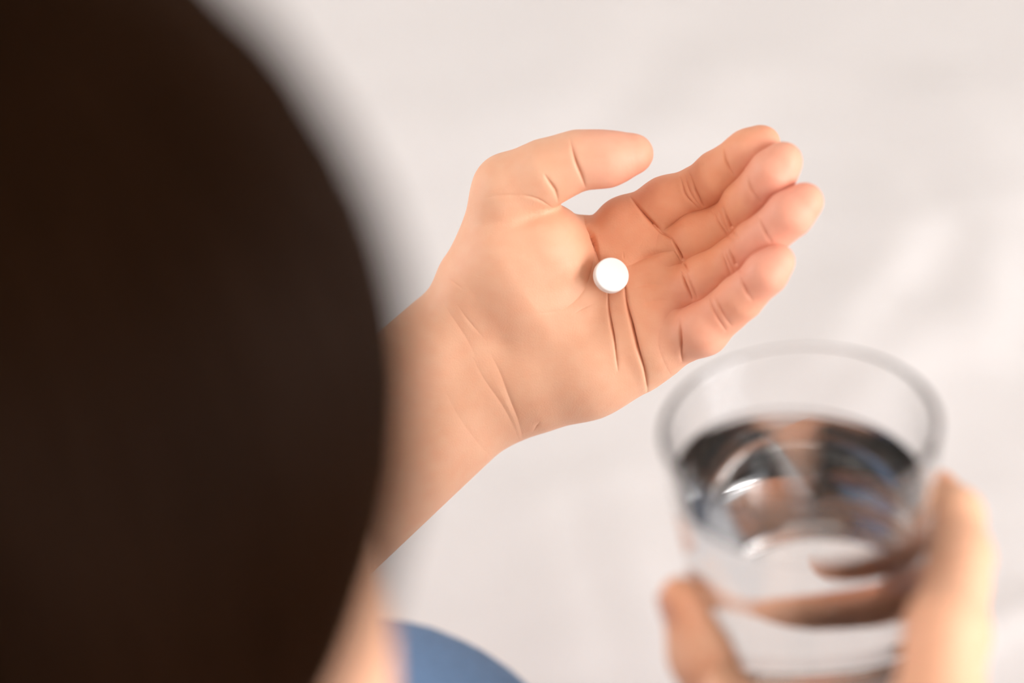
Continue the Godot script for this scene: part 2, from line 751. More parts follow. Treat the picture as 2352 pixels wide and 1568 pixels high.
func trimmed(g: Net, about: Bones, reach: float) -> void:
	# keep what lies near these fingers; the hem of it dips under the palm that it grows out of
	var far := PackedFloat32Array()
	for p in g.points:
		far.append(about.nearest(p))
	var normals := net_normals(g)
	for i in g.points.size():
		g.points[i] -= normals[i] * 0.0005 * smoothstep(reach * 0.35, reach * 0.9, far[i])
	var kept := PackedInt32Array()
	for i in range(0, g.quads.size(), 4):
		if minf(minf(far[g.quads[i]], far[g.quads[i + 1]]), minf(far[g.quads[i + 2]], far[g.quads[i + 3]])) < reach:
			kept.append_array([g.quads[i], g.quads[i + 1], g.quads[i + 2], g.quads[i + 3]])
	g.quads = kept


func cloth(all: Bones, cell: float, box: AABB) -> ArrayMesh:
	var g := refined(net(all, cell, box))
	return quads_mesh([g])


func quads_mesh(nets: Array) -> ArrayMesh:
	var points := PackedVector3Array()
	var index := PackedInt32Array()
	var tint := PackedColorArray()
	for k in nets.size():
		var g: Net = nets[k]
		var first := points.size()
		points.append_array(g.points)
		tint.append_array(g.colors)
		for i in range(0, g.quads.size(), 4):
			var a := first + g.quads[i]
			var b := first + g.quads[i + 1]
			var c := first + g.quads[i + 2]
			var d := first + g.quads[i + 3]
			index.append_array([a, b, c, a, c, d])
	return woven(points, index, tint)


func _person() -> void:
	chain("body", 0.008, [Vector4(-0.00662, 0.86128, -0.66778, 0.012), Vector4(0.01777, 0.87787, -0.67516, 0.011), Vector4(0.03544, 0.89384, -0.67914, 0.0094)])
	chain("body", 0.008, [Vector4(-0.00519, 0.85533, -0.66504, 0.012), Vector4(0.02068, 0.86809, -0.67049, 0.0115), Vector4(0.0433, 0.88385, -0.67312, 0.0098)])
	chain("body", 0.008, [Vector4(-0.00374, 0.84988, -0.66024, 0.012), Vector4(0.02209, 0.86026, -0.66411, 0.0115), Vector4(0.04535, 0.87385, -0.66471, 0.0096)])
	chain("body", 0.008, [Vector4(-0.00158, 0.84563, -0.65502, 0.0125), Vector4(0.02199, 0.85446, -0.65607, 0.0115), Vector4(0.04659, 0.8646, -0.65499, 0.0095)])
	chain("body", 0.006, [Vector4(0.00843, 0.85032, -0.65453, 0.016), Vector4(0.02478, 0.85558, -0.65442, 0.0145), Vector4(0.03959, 0.86081, -0.65428, 0.012)])
	chain("body", 0.005, [Vector4(-0.01082, 0.87874, -0.66974, 0.0145), Vector4(-0.00085, 0.88684, -0.67151, 0.0165), Vector4(0.00977, 0.89058, -0.67219, 0.016)])
	chain("body", 0.004, [Vector4(0.00199, 0.88093, -0.6676, 0.0155), Vector4(0.01334, 0.88684, -0.67151, 0.013)])
	chain("body", 0.009, [Vector4(-0.00444, 0.86825, -0.6676, 0.0135), Vector4(0.01058, 0.8682, -0.66637, 0.013), Vector4(0.02273, 0.87118, -0.66834, 0.0115)])
	chain("body", 0.003, [Vector4(0.01054, 0.8918, -0.67839, 0.008), Vector4(0.02272, 0.89135, -0.68109, 0.0062)])
	chain("body", 0.005, [Vector4(0.03748, 0.89783, -0.67938, 0.0076), Vector4(0.04285, 0.89394, -0.67621, 0.0082), Vector4(0.04708, 0.8877, -0.67148, 0.0084), Vector4(0.04872, 0.88173, -0.66632, 0.0084), Vector4(0.04862, 0.87663, -0.66115, 0.0084), Vector4(0.04776, 0.87093, -0.65438, 0.0086), Vector4(0.04675, 0.86651, -0.65086, 0.0086)])
	chain("body", 0.007, [Vector4(0.03542, 0.88876, -0.67518, 0.008), Vector4(0.03895, 0.88132, -0.66965, 0.0086), Vector4(0.03959, 0.87383, -0.6629, 0.0086), Vector4(0.03807, 0.86724, -0.65614, 0.009)])
	chain("body", 0.009, [Vector4(-0.02213, 0.85919, -0.6652, 0.017), Vector4(-0.17595, 0.76372, -0.54925, 0.026)])
	chain("body", 0.009, [Vector4(-0.00977, 0.8441, -0.65521, 0.017), Vector4(-0.16984, 0.7541, -0.54288, 0.026)])
	chain("left_thumb", 0.006, [Vector4(-0.01301, 0.87297, -0.66952, 0.012), Vector4(-0.00056, 0.90901, -0.67899, 0.0112), Vector4(0.01104, 0.9169, -0.67702, 0.0096), Vector4(0.02116, 0.92175, -0.67663, 0.0082), Vector4(0.03044, 0.92247, -0.67591, 0.0077), Vector4(0.03878, 0.92386, -0.67683, 0.0064)])
	chain("left_index", 0.003, [Vector4(0.03622, 0.89331, -0.68059, 0.009), Vector4(0.05038, 0.90323, -0.67996, 0.0089), Vector4(0.06184, 0.91053, -0.67832, 0.0075), Vector4(0.06642, 0.91647, -0.67553, 0.008), Vector4(0.07131, 0.9224, -0.67406, 0.0067), Vector4(0.0755, 0.92627, -0.67363, 0.0071), Vector4(0.07927, 0.92895, -0.6742, 0.0059)])
	chain("left_middle", 0.003, [Vector4(0.04501, 0.88385, -0.67312, 0.009), Vector4(0.06033, 0.89661, -0.66958, 0.0087), Vector4(0.07109, 0.90389, -0.66804, 0.0072), Vector4(0.07463, 0.91205, -0.66541, 0.0076), Vector4(0.07863, 0.91952, -0.66376, 0.0066), Vector4(0.08211, 0.9248, -0.66306, 0.0072), Vector4(0.08514, 0.92826, -0.66415, 0.0061)])
	chain("left_ring", 0.003, [Vector4(0.04603, 0.87424, -0.66437, 0.0088), Vector4(0.06232, 0.88824, -0.65805, 0.0083), Vector4(0.0717, 0.89609, -0.65808, 0.007), Vector4(0.07741, 0.90396, -0.65526, 0.0072), Vector4(0.08232, 0.91045, -0.65296, 0.0065), Vector4(0.08698, 0.91611, -0.65251, 0.0071), Vector4(0.09135, 0.91968, -0.65367, 0.006)])
	chain("left_pinky", 0.003, [Vector4(0.04749, 0.86484, -0.65335, 0.0084), Vector4(0.0611, 0.87672, -0.64682, 0.0082), Vector4(0.06809, 0.88409, -0.64642, 0.0068), Vector4(0.07236, 0.89002, -0.64483, 0.0069), Vector4(0.07613, 0.8951, -0.644, 0.006), Vector4(0.0796, 0.90014, -0.64314, 0.0065), Vector4(0.08303, 0.90362, -0.64424, 0.0055)])
	chain("body", 0.009, [Vector4(0.08632, 0.84938, -0.42127, 0.017), Vector4(0.10675, 0.88152, -0.46052, 0.011)])
	chain("body", 0.009, [Vector4(0.08632, 0.84938, -0.42127, 0.017), Vector4(0.10961, 0.86251, -0.45994, 0.011)])
	chain("body", 0.009, [Vector4(0.08632, 0.84938, -0.42127, 0.017), Vector4(0.10742, 0.84622, -0.45755, 0.011)])
	chain("body", 0.009, [Vector4(0.08632, 0.84938, -0.42127, 0.017), Vector4(0.10327, 0.83138, -0.45492, 0.0105)])
	chain("body", 0.009, [Vector4(0.08632, 0.84938, -0.42127, 0.016), Vector4(0.07876, 0.8701, -0.43498, 0.013), Vector4(0.06655, 0.88358, -0.4463, 0.011)])
	chain("body", 0.008, [Vector4(0.07876, 0.8701, -0.43498, 0.012), Vector4(0.10072, 0.87896, -0.45523, 0.009)])
	chain("right_thumb", 0.005, [Vector4(0.07876, 0.8701, -0.43498, 0.013), Vector4(0.06493, 0.88403, -0.4466, 0.011), Vector4(0.05917, 0.85114, -0.49582, 0.0092), Vector4(0.0514, 0.86536, -0.50169, 0.0082), Vector4(0.04597, 0.87983, -0.50848, 0.0062)])
	chain("right_index", 0.004, [Vector4(0.10675, 0.88152, -0.46052, 0.0105), Vector4(0.11194, 0.89153, -0.48274, 0.0094), Vector4(0.1217, 0.88846, -0.51547, 0.0084), Vector4(0.12236, 0.89055, -0.53144, 0.0077), Vector4(0.11876, 0.88813, -0.54306, 0.007), Vector4(0.11352, 0.88451, -0.55036, 0.0058)])
	chain("right_middle", 0.004, [Vector4(0.10961, 0.86251, -0.45994, 0.0105), Vector4(0.12094, 0.86925, -0.50541, 0.009), Vector4(0.12366, 0.8746, -0.52278, 0.0084), Vector4(0.1203, 0.87321, -0.54222, 0.0078), Vector4(0.10847, 0.87085, -0.55747, 0.0072), Vector4(0.09179, 0.86794, -0.56461, 0.006)])
	chain("right_ring", 0.004, [Vector4(0.10742, 0.84622, -0.45755, 0.0102), Vector4(0.12083, 0.85314, -0.50482, 0.009), Vector4(0.12396, 0.85752, -0.52294, 0.0082), Vector4(0.12067, 0.85715, -0.54163, 0.0076), Vector4(0.10929, 0.85484, -0.55627, 0.007), Vector4(0.08882, 0.8515, -0.56382, 0.0058)])
	chain("right_pinky", 0.004, [Vector4(0.10327, 0.83138, -0.45492, 0.0092), Vector4(0.11984, 0.83893, -0.50308, 0.008), Vector4(0.12326, 0.84234, -0.52056, 0.0074), Vector4(0.12207, 0.84221, -0.53596, 0.0068), Vector4(0.11486, 0.84139, -0.54932, 0.0062), Vector4(0.10196, 0.83891, -0.55871, 0.0052)])
	chain("body", 0.025, [Vector4(-0.3, 0.89, -0.34, 0.046), Vector4(-0.17283, 0.75886, -0.54602, 0.034)])
	chain("body", 0.025, [Vector4(0.035, 0.875, -0.21, 0.046), Vector4(0.16, 0.78, -0.15, 0.034)])
	chain("body", 0.012, [Vector4(0.16, 0.78, -0.15, 0.032), Vector4(0.08632, 0.84938, -0.42127, 0.02)])
	chain("body", 0.03, [Vector4(-0.13, 0.845, -0.02, 0.108), Vector4(-0.12, 0.855, -0.2, 0.098), Vector4(-0.11, 0.88, -0.33, 0.075)])
	chain("body", 0.03, [Vector4(-0.3, 0.89, -0.34, 0.05), Vector4(-0.12, 0.9, -0.36, 0.06), Vector4(0.035, 0.875, -0.21, 0.05)])
	chain("body", 0.02, [Vector4(-0.06942, 0.92079, -0.40857, 0.044), Vector4(-0.07219, 0.953, -0.42989, 0.044)])
	chain("body", 0.02, [Vector4(-0.11, 0.92, -0.36, 0.048), Vector4(-0.14979, 1.02912, -0.35142, 0.05)])
	chain("body", 0.02, [Vector4(-0.13855, 1.08065, -0.37064, 0.065), Vector4(-0.12783, 1.06512, -0.38897, 0.061)])
	chain("body", 0.016, [Vector4(-0.12802, 1.01234, -0.38865, 0.046), Vector4(-0.129, 0.97391, -0.38697, 0.025)])
	chain("body", 0.008, [Vector4(-0.10332, 1.02411, -0.43089, 0.009), Vector4(-0.10309, 0.99682, -0.4313, 0.009)])
	chain("body", 0.006, [Vector4(-0.12487, 0.97928, -0.41781, 0.007), Vector4(-0.10415, 0.97928, -0.4057, 0.007)])
	chain("body", 0.006, [Vector4(-0.1499, 1.03247, -0.43444, 0.014), Vector4(-0.12918, 1.03936, -0.44214, 0.01), Vector4(-0.08084, 1.03936, -0.41387, 0.01), Vector4(-0.07738, 1.03247, -0.39204, 0.014)])
	chain("body", 0.004, [Vector4(-0.19291, 1.06894, -0.40843, 0.009), Vector4(-0.19634, 1.03956, -0.40058, 0.007)])
	chain("body", 0.004, [Vector4(-0.07895, 1.06894, -0.34181, 0.009), Vector4(-0.08411, 1.03956, -0.33497, 0.007)])
	chain("right_leg", 0.03, [Vector4(0.06, 0.795, -0.2, 0.064), Vector4(0.155, 0.776, -0.43, 0.048), Vector4(0.235, 0.772, -0.4, 0.043), Vector4(0.17, 0.772, -0.12, 0.042)])
	crease(0.0005, 0.003, [Vector3(0.02335, 0.89799, -0.68218), Vector3(0.02403, 0.89878, -0.67583), Vector3(0.02486, 0.89832, -0.67354), Vector3(0.02578, 0.89736, -0.67162), Vector3(0.02626, 0.89651, -0.6704), Vector3(0.02671, 0.89547, -0.66926), Vector3(0.02715, 0.89419, -0.66816), Vector3(0.02758, 0.89257, -0.66709), Vector3(0.028, 0.8907, -0.66608), Vector3(0.02842, 0.88894, -0.66489)])
	crease(0.0007, 0.0005, [Vector3(0.0259, 0.89664, -0.67036), Vector3(0.02626, 0.89559, -0.66918), Vector3(0.02663, 0.89443, -0.66816), Vector3(0.02671, 0.89293, -0.66698), Vector3(0.02656, 0.89171, -0.6661), Vector3(0.0263, 0.89028, -0.66511), Vector3(0.02594, 0.88879, -0.66403), Vector3(0.0255, 0.8874, -0.66291), Vector3(0.02501, 0.88618, -0.66188), Vector3(0.02433, 0.88489, -0.66075), Vector3(0.02356, 0.88374, -0.65971), Vector3(0.02266, 0.88272, -0.65873), Vector3(0.02161, 0.88175, -0.65784), Vector3(0.02041, 0.88088, -0.6569), Vector3(0.01906, 0.8801, -0.65596), Vector3(0.01758, 0.87945, -0.6551), Vector3(0.01597, 0.879, -0.65434), Vector3(0.01418, 0.87882, -0.65369), Vector3(0.01223, 0.87889, -0.65311), Vector3(0.01022, 0.87906, -0.65256), Vector3(0.00824, 0.87913, -0.65206)])
	crease(0.00035999999999999997, 0.0019, [Vector3(0.03104, 0.88461, -0.66041), Vector3(0.03099, 0.88299, -0.65899), Vector3(0.03095, 0.88133, -0.65762), Vector3(0.03101, 0.87976, -0.65627), Vector3(0.03119, 0.87839, -0.65489), Vector3(0.03147, 0.87714, -0.65347), Vector3(0.03179, 0.87589, -0.65193), Vector3(0.03206, 0.87496, -0.65067), Vector3(0.03236, 0.87406, -0.64937), Vector3(0.03267, 0.87304, -0.64804), Vector3(0.03296, 0.87183, -0.64663), Vector3(0.03316, 0.87062, -0.6455), Vector3(0.03335, 0.86922, -0.64438), Vector3(0.03354, 0.86765, -0.64333), Vector3(0.03373, 0.86598, -0.6424), Vector3(0.03393, 0.86427, -0.64162)])
	crease(0.00044, 0.0028, [Vector3(0.03588, 0.88719, -0.66026), Vector3(0.03608, 0.88594, -0.65903), Vector3(0.03627, 0.88467, -0.65776), Vector3(0.03647, 0.8834, -0.65654), Vector3(0.03668, 0.88217, -0.65537), Vector3(0.03692, 0.88106, -0.65423), Vector3(0.03728, 0.87989, -0.65293), Vector3(0.03768, 0.87888, -0.65173), Vector3(0.03809, 0.87789, -0.65054), Vector3(0.03851, 0.87679, -0.64926), Vector3(0.03893, 0.87552, -0.64782), Vector3(0.03936, 0.8741, -0.64636), Vector3(0.0398, 0.87261, -0.64503), Vector3(0.04026, 0.87111, -0.64395), Vector3(0.04077, 0.86965, -0.64311), Vector3(0.04131, 0.86817, -0.64246), Vector3(0.04183, 0.86665, -0.642), Vector3(0.04229, 0.86505, -0.64171), Vector3(0.04279, 0.8627, -0.64167), Vector3(0.04321, 0.86015, -0.64206), Vector3(0.04356, 0.85743, -0.64294), Vector3(0.04398, 0.85261, -0.64605)])
	crease(0.0017, 0.0022, [Vector3(0.03562, 0.8902, -0.66284), Vector3(0.03694, 0.89067, -0.66275), Vector3(0.0384, 0.89124, -0.66277), Vector3(0.0402, 0.89214, -0.66308), Vector3(0.0423, 0.89311, -0.66347), Vector3(0.04393, 0.8937, -0.6637), Vector3(0.04571, 0.89426, -0.66393), Vector3(0.04745, 0.89472, -0.66406), Vector3(0.04909, 0.89503, -0.66399), Vector3(0.05069, 0.89534, -0.66366), Vector3(0.05225, 0.89587, -0.66297)])
	crease(0.0004, 0.0003, [Vector3(0.03578, 0.89432, -0.66605), Vector3(0.03591, 0.89261, -0.66469), Vector3(0.03604, 0.89093, -0.66327)])
	crease(0.0004, 0.0003, [Vector3(0.04273, 0.89842, -0.66739), Vector3(0.04184, 0.89708, -0.66647), Vector3(0.04094, 0.89569, -0.66564), Vector3(0.04005, 0.89429, -0.6648), Vector3(0.03916, 0.89291, -0.66395), Vector3(0.03826, 0.89154, -0.66307)])
	crease(0.0005, 0.00025, [Vector3(0.02725, 0.87991, -0.65759), Vector3(0.02553, 0.87944, -0.65699), Vector3(0.02373, 0.87891, -0.65629), Vector3(0.02237, 0.87841, -0.65572), Vector3(0.02093, 0.87786, -0.65504), Vector3(0.0195, 0.87733, -0.65435)])
	crease(0.0018, 0.0008, [Vector3(0.03765, 0.88485, -0.6574), Vector3(0.03964, 0.88561, -0.65749), Vector3(0.04164, 0.8863, -0.65769), Vector3(0.04363, 0.88676, -0.65777), Vector3(0.04558, 0.88693, -0.65756), Vector3(0.0475, 0.88702, -0.65699), Vector3(0.0494, 0.88722, -0.65627)])
	crease(0.002, 0.0007, [Vector3(0.03995, 0.88102, -0.653), Vector3(0.04167, 0.8818, -0.65323), Vector3(0.04339, 0.88253, -0.65353), Vector3(0.04522, 0.88307, -0.65369), Vector3(0.04723, 0.88333, -0.65356), Vector3(0.04934, 0.88344, -0.65324), Vector3(0.05145, 0.88356, -0.65291)])
	crease(0.00041999999999999996, 0.0024, [Vector3(0.03799, 0.90568, -0.68308), Vector3(0.03898, 0.90648, -0.67837), Vector3(0.04008, 0.90602, -0.67582), Vector3(0.04121, 0.90522, -0.67395), Vector3(0.04237, 0.90432, -0.67254), Vector3(0.04355, 0.90339, -0.6715), Vector3(0.04474, 0.90245, -0.67074), Vector3(0.04594, 0.90146, -0.67019), Vector3(0.04714, 0.90038, -0.66985), Vector3(0.04869, 0.89918, -0.66911), Vector3(0.05014, 0.89884, -0.6671), Vector3(0.05156, 0.89862, -0.66489)])
	crease(0.0004, 0.0022, [Vector3(0.05091, 0.89911, -0.66625), Vector3(0.05178, 0.89824, -0.66438), Vector3(0.05267, 0.89706, -0.66304), Vector3(0.05361, 0.89558, -0.66211), Vector3(0.05458, 0.89372, -0.66163), Vector3(0.05526, 0.89402, -0.65757), Vector3(0.05601, 0.89372, -0.65452)])
	crease(0.0005, 0.0007, [Vector3(0.04982, 0.89736, -0.66562), Vector3(0.05093, 0.89643, -0.66411), Vector3(0.05205, 0.89529, -0.66294), Vector3(0.05312, 0.89388, -0.6622), Vector3(0.05407, 0.89221, -0.6619), Vector3(0.05456, 0.89322, -0.65726), Vector3(0.05523, 0.89293, -0.65473)])
	crease(0.00041999999999999996, 0.002, [Vector3(0.05396, 0.89222, -0.65641), Vector3(0.0543, 0.89161, -0.65468), Vector3(0.05467, 0.89075, -0.65337), Vector3(0.05521, 0.88961, -0.6522), Vector3(0.0558, 0.88851, -0.6514), Vector3(0.05652, 0.88715, -0.65081), Vector3(0.05732, 0.88553, -0.65054), Vector3(0.05793, 0.88514, -0.64837)])
	crease(0.0005, 0.0008, [Vector3(0.05523, 0.89311, -0.65498), Vector3(0.05589, 0.89223, -0.65301), Vector3(0.05659, 0.89103, -0.65157), Vector3(0.05732, 0.88965, -0.65058), Vector3(0.05809, 0.8882, -0.65), Vector3(0.05888, 0.88663, -0.64976), Vector3(0.0595, 0.88625, -0.64767)])
	crease(0.0005, 0.0019, [Vector3(0.05321, 0.88123, -0.64574), Vector3(0.05321, 0.88021, -0.64378), Vector3(0.05327, 0.8788, -0.64244), Vector3(0.05341, 0.87691, -0.64148), Vector3(0.05358, 0.87491, -0.64106), Vector3(0.05381, 0.87236, -0.64109), Vector3(0.05413, 0.86956, -0.64164), Vector3(0.05456, 0.86691, -0.64269)])
	crease(0.00041999999999999996, 0.0008, [Vector3(0.05369, 0.91464, -0.68102), Vector3(0.05412, 0.91492, -0.67656), Vector3(0.05446, 0.91416, -0.67463), Vector3(0.05492, 0.91283, -0.67295), Vector3(0.05552, 0.9115, -0.67187), Vector3(0.05667, 0.91023, -0.67103), Vector3(0.0579, 0.90918, -0.6706), Vector3(0.05901, 0.90798, -0.67052), Vector3(0.06012, 0.90664, -0.6708)])
	crease(0.00041999999999999996, 0.0012, [Vector3(0.05647, 0.91721, -0.6776), Vector3(0.0571, 0.917, -0.67402), Vector3(0.0575, 0.9162, -0.67256), Vector3(0.05803, 0.91489, -0.67135), Vector3(0.0587, 0.9134, -0.67053), Vector3(0.05958, 0.91182, -0.67002), Vector3(0.06061, 0.91006, -0.66992), Vector3(0.06154, 0.90843, -0.67023), Vector3(0.06296, 0.90789, -0.66812)])
	crease(0.00041999999999999996, 0.00056, [Vector3(0.05517, 0.91605, -0.67853), Vector3(0.05553, 0.9157, -0.67558), Vector3(0.05595, 0.91475, -0.67366), Vector3(0.05646, 0.91354, -0.67231), Vector3(0.05713, 0.91228, -0.67136), Vector3(0.05832, 0.9107, -0.67056), Vector3(0.05973, 0.90908, -0.67027), Vector3(0.06121, 0.90703, -0.67069)])
	crease(0.00041999999999999996, 0.00096, [Vector3(0.06679, 0.92853, -0.67325), Vector3(0.06708, 0.92819, -0.6713), Vector3(0.06718, 0.92715, -0.66985), Vector3(0.06755, 0.92568, -0.66847), Vector3(0.06822, 0.92459, -0.6676), Vector3(0.06911, 0.92331, -0.66695), Vector3(0.06993, 0.92211, -0.6667), Vector3(0.07119, 0.92136, -0.66469)])
	crease(0.00041999999999999996, 0.0008, [Vector3(0.06361, 0.90838, -0.66783), Vector3(0.0644, 0.90834, -0.66517), Vector3(0.0649, 0.90782, -0.66377), Vector3(0.06555, 0.9069, -0.66246), Vector3(0.06634, 0.90585, -0.66148), Vector3(0.06736, 0.90476, -0.66074), Vector3(0.06851, 0.90353, -0.66032), Vector3(0.06899, 0.90512, -0.65573), Vector3(0.06972, 0.90537, -0.65291)])
	crease(0.00041999999999999996, 0.00112, [Vector3(0.06654, 0.91249, -0.66301), Vector3(0.06703, 0.91195, -0.66174), Vector3(0.06775, 0.91051, -0.66061), Vector3(0.06873, 0.90839, -0.65992), Vector3(0.06948, 0.90683, -0.65974), Vector3(0.07, 0.90689, -0.65686), Vector3(0.07037, 0.90742, -0.65377), Vector3(0.07129, 0.90726, -0.65138)])
	crease(0.00041999999999999996, 0.00056, [Vector3(0.06533, 0.91019, -0.66585), Vector3(0.06593, 0.90963, -0.66342), Vector3(0.06662, 0.9085, -0.66199), Vector3(0.06748, 0.90711, -0.66098), Vector3(0.06862, 0.90554, -0.6603), Vector3(0.06951, 0.90614, -0.65599), Vector3(0.07044, 0.90643, -0.65223)])
	crease(0.00041999999999999996, 0.00096, [Vector3(0.07348, 0.92485, -0.66132), Vector3(0.07393, 0.92419, -0.65972), Vector3(0.0743, 0.92292, -0.65859), Vector3(0.075, 0.92135, -0.65757), Vector3(0.07647, 0.91994, -0.65671), Vector3(0.07807, 0.91851, -0.65648), Vector3(0.07946, 0.91878, -0.65386)])
	crease(0.00041999999999999996, 0.0008, [Vector3(0.06573, 0.90065, -0.65539), Vector3(0.06646, 0.90032, -0.65381), Vector3(0.06707, 0.89922, -0.65236), Vector3(0.06778, 0.8977, -0.65124), Vector3(0.06847, 0.89634, -0.65067), Vector3(0.06908, 0.89513, -0.65041), Vector3(0.06917, 0.89763, -0.64408)])
	crease(0.00041999999999999996, 0.00112, [Vector3(0.06839, 0.90274, -0.65355), Vector3(0.06889, 0.90191, -0.65226), Vector3(0.06965, 0.90059, -0.65109), Vector3(0.07054, 0.8989, -0.65034), Vector3(0.07123, 0.90014, -0.64418), Vector3(0.07205, 0.90054, -0.64096)])
	crease(0.00041999999999999996, 0.00056, [Vector3(0.06713, 0.90159, -0.65438), Vector3(0.06779, 0.90073, -0.65274), Vector3(0.0685, 0.89958, -0.65156), Vector3(0.06923, 0.8983, -0.65079), Vector3(0.07033, 0.8963, -0.65027), Vector3(0.07062, 0.89893, -0.64251)])
	crease(0.00041999999999999996, 0.00104, [Vector3(0.07705, 0.91542, -0.65206), Vector3(0.07756, 0.91511, -0.64992), Vector3(0.07811, 0.91399, -0.6482), Vector3(0.07881, 0.91247, -0.64693), Vector3(0.07953, 0.91131, -0.64631), Vector3(0.08021, 0.91033, -0.64602), Vector3(0.08124, 0.90895, -0.64594)])
	crease(0.00041999999999999996, 0.0008, [Vector3(0.06171, 0.88835, -0.64901), Vector3(0.06225, 0.88884, -0.64515), Vector3(0.0627, 0.88852, -0.6433), Vector3(0.06331, 0.88772, -0.64168), Vector3(0.06396, 0.88674, -0.64054), Vector3(0.06493, 0.88529, -0.63952), Vector3(0.06591, 0.8838, -0.63901), Vector3(0.06681, 0.88241, -0.6389), Vector3(0.06771, 0.88092, -0.63914)])
	crease(0.00041999999999999996, 0.0008, [Vector3(0.06341, 0.89029, -0.64697), Vector3(0.06396, 0.89058, -0.6435), Vector3(0.06466, 0.88993, -0.64152), Vector3(0.06534, 0.88901, -0.6403), Vector3(0.06617, 0.88768, -0.63936), Vector3(0.06701, 0.88636, -0.63885), Vector3(0.06807, 0.88483, -0.63865), Vector3(0.06924, 0.88303, -0.63893)])
	crease(0.00041999999999999996, 0.00112, [Vector3(0.07099, 0.89974, -0.6443), Vector3(0.07155, 0.89936, -0.64079), Vector3(0.07229, 0.89806, -0.63903), Vector3(0.07278, 0.89708, -0.63831), Vector3(0.07339, 0.89597, -0.63776), Vector3(0.0742, 0.89485, -0.63735), Vector3(0.07511, 0.89358, -0.63721)])
	crease(0.00041999999999999996, 0.0016, [Vector3(0.01822, 0.93085, -0.67473), Vector3(0.01886, 0.92976, -0.67159), Vector3(0.0192, 0.92887, -0.67027), Vector3(0.01962, 0.92765, -0.66904), Vector3(0.02007, 0.92635, -0.66811), Vector3(0.02081, 0.92453, -0.66728), Vector3(0.02161, 0.9225, -0.66684), Vector3(0.02214, 0.92082, -0.66684), Vector3(0.02269, 0.91882, -0.66723), Vector3(0.02326, 0.9164, -0.66838)])
	crease(0.00041999999999999996, 0.0012, [Vector3(0.01019, 0.92186, -0.66715), Vector3(0.01101, 0.92075, -0.66663), Vector3(0.01186, 0.91951, -0.66628), Vector3(0.01288, 0.91809, -0.66612), Vector3(0.01382, 0.91634, -0.66627), Vector3(0.01433, 0.91399, -0.66685), Vector3(0.01474, 0.9109, -0.66848)])
	crease(0.0004, 0.0006, [Vector3(0.00194, 0.91436, -0.66693), Vector3(0.00388, 0.91435, -0.66666), Vector3(0.00516, 0.91414, -0.66648), Vector3(0.00672, 0.91376, -0.66634), Vector3(0.00831, 0.91309, -0.66637), Vector3(0.00987, 0.91194, -0.66673), Vector3(0.01148, 0.91021, -0.66776), Vector3(0.01312, 0.90762, -0.67023)])
	crease(0.0007, 0.0003, [Vector3(-0.0089, 0.9117, -0.66959), Vector3(-0.00704, 0.91267, -0.66864), Vector3(-0.00519, 0.91345, -0.66803), Vector3(-0.00319, 0.91396, -0.66762), Vector3(-0.00152, 0.91417, -0.66734), Vector3(0.00026, 0.91425, -0.66712), Vector3(0.00208, 0.91429, -0.6669), Vector3(0.00388, 0.91435, -0.66666)])
	crease(0.0013, 0.0003, [Vector3(-0.02414, 0.88048, -0.66247), Vector3(-0.02327, 0.87987, -0.6607), Vector3(-0.02245, 0.87911, -0.65926), Vector3(-0.02157, 0.87819, -0.65791), Vector3(-0.02053, 0.87706, -0.65657), Vector3(-0.01968, 0.87614, -0.65563), Vector3(-0.01872, 0.87507, -0.65471), Vector3(-0.01771, 0.87387, -0.65386), Vector3(-0.01669, 0.87259, -0.65311), Vector3(-0.01574, 0.8713, -0.65244), Vector3(-0.0149, 0.87006, -0.65186), Vector3(-0.01388, 0.8683, -0.65115), Vector3(-0.01302, 0.86671, -0.65039), Vector3(-0.01223, 0.86524, -0.64952), Vector3(-0.0114, 0.86384, -0.64851)])
	crease(0.0014, 0.0004, [Vector3(-0.01281, 0.86442, -0.64891), Vector3(-0.01189, 0.86304, -0.64784), Vector3(-0.011, 0.86174, -0.64668), Vector3(-0.01006, 0.86047, -0.64542), Vector3(-0.00899, 0.85918, -0.64411), Vector3(-0.00799, 0.85808, -0.64302), Vector3(-0.00688, 0.85689, -0.64195), Vector3(-0.00573, 0.85565, -0.64094), Vector3(-0.00463, 0.85434, -0.6401), Vector3(-0.00365, 0.85302, -0.63944), Vector3(-0.00262, 0.85138, -0.63883), Vector3(-0.00171, 0.84971, -0.63843), Vector3(-0.0009, 0.84797, -0.63824), Vector3(-0.00014, 0.84612, -0.63825), Vector3(0.00074, 0.84347, -0.63863), Vector3(0.00151, 0.84047, -0.63963), Vector3(0.00228, 0.83634, -0.64217)])
	crease(0.0012, 0.0006, [Vector3(-0.00676, 0.86482, -0.64958), Vector3(-0.00598, 0.86366, -0.64856), Vector3(-0.00521, 0.86259, -0.64746), Vector3(-0.00443, 0.86153, -0.64622), Vector3(-0.00365, 0.86042, -0.64479), Vector3(-0.00302, 0.85935, -0.64354), Vector3(-0.00239, 0.85809, -0.64232), Vector3(-0.00176, 0.85668, -0.64122), Vector3(-0.00114, 0.8552, -0.6403), Vector3(-0.00056, 0.85376, -0.6396), Vector3(0.00014, 0.85206, -0.63899), Vector3(0.00081, 0.8504, -0.6386), Vector3(0.00143, 0.84869, -0.63842), Vector3(0.00197, 0.84685, -0.63843), Vector3(0.00253, 0.84417, -0.63881), Vector3(0.00297, 0.84112, -0.63978), Vector3(0.00342, 0.83705, -0.64216)])
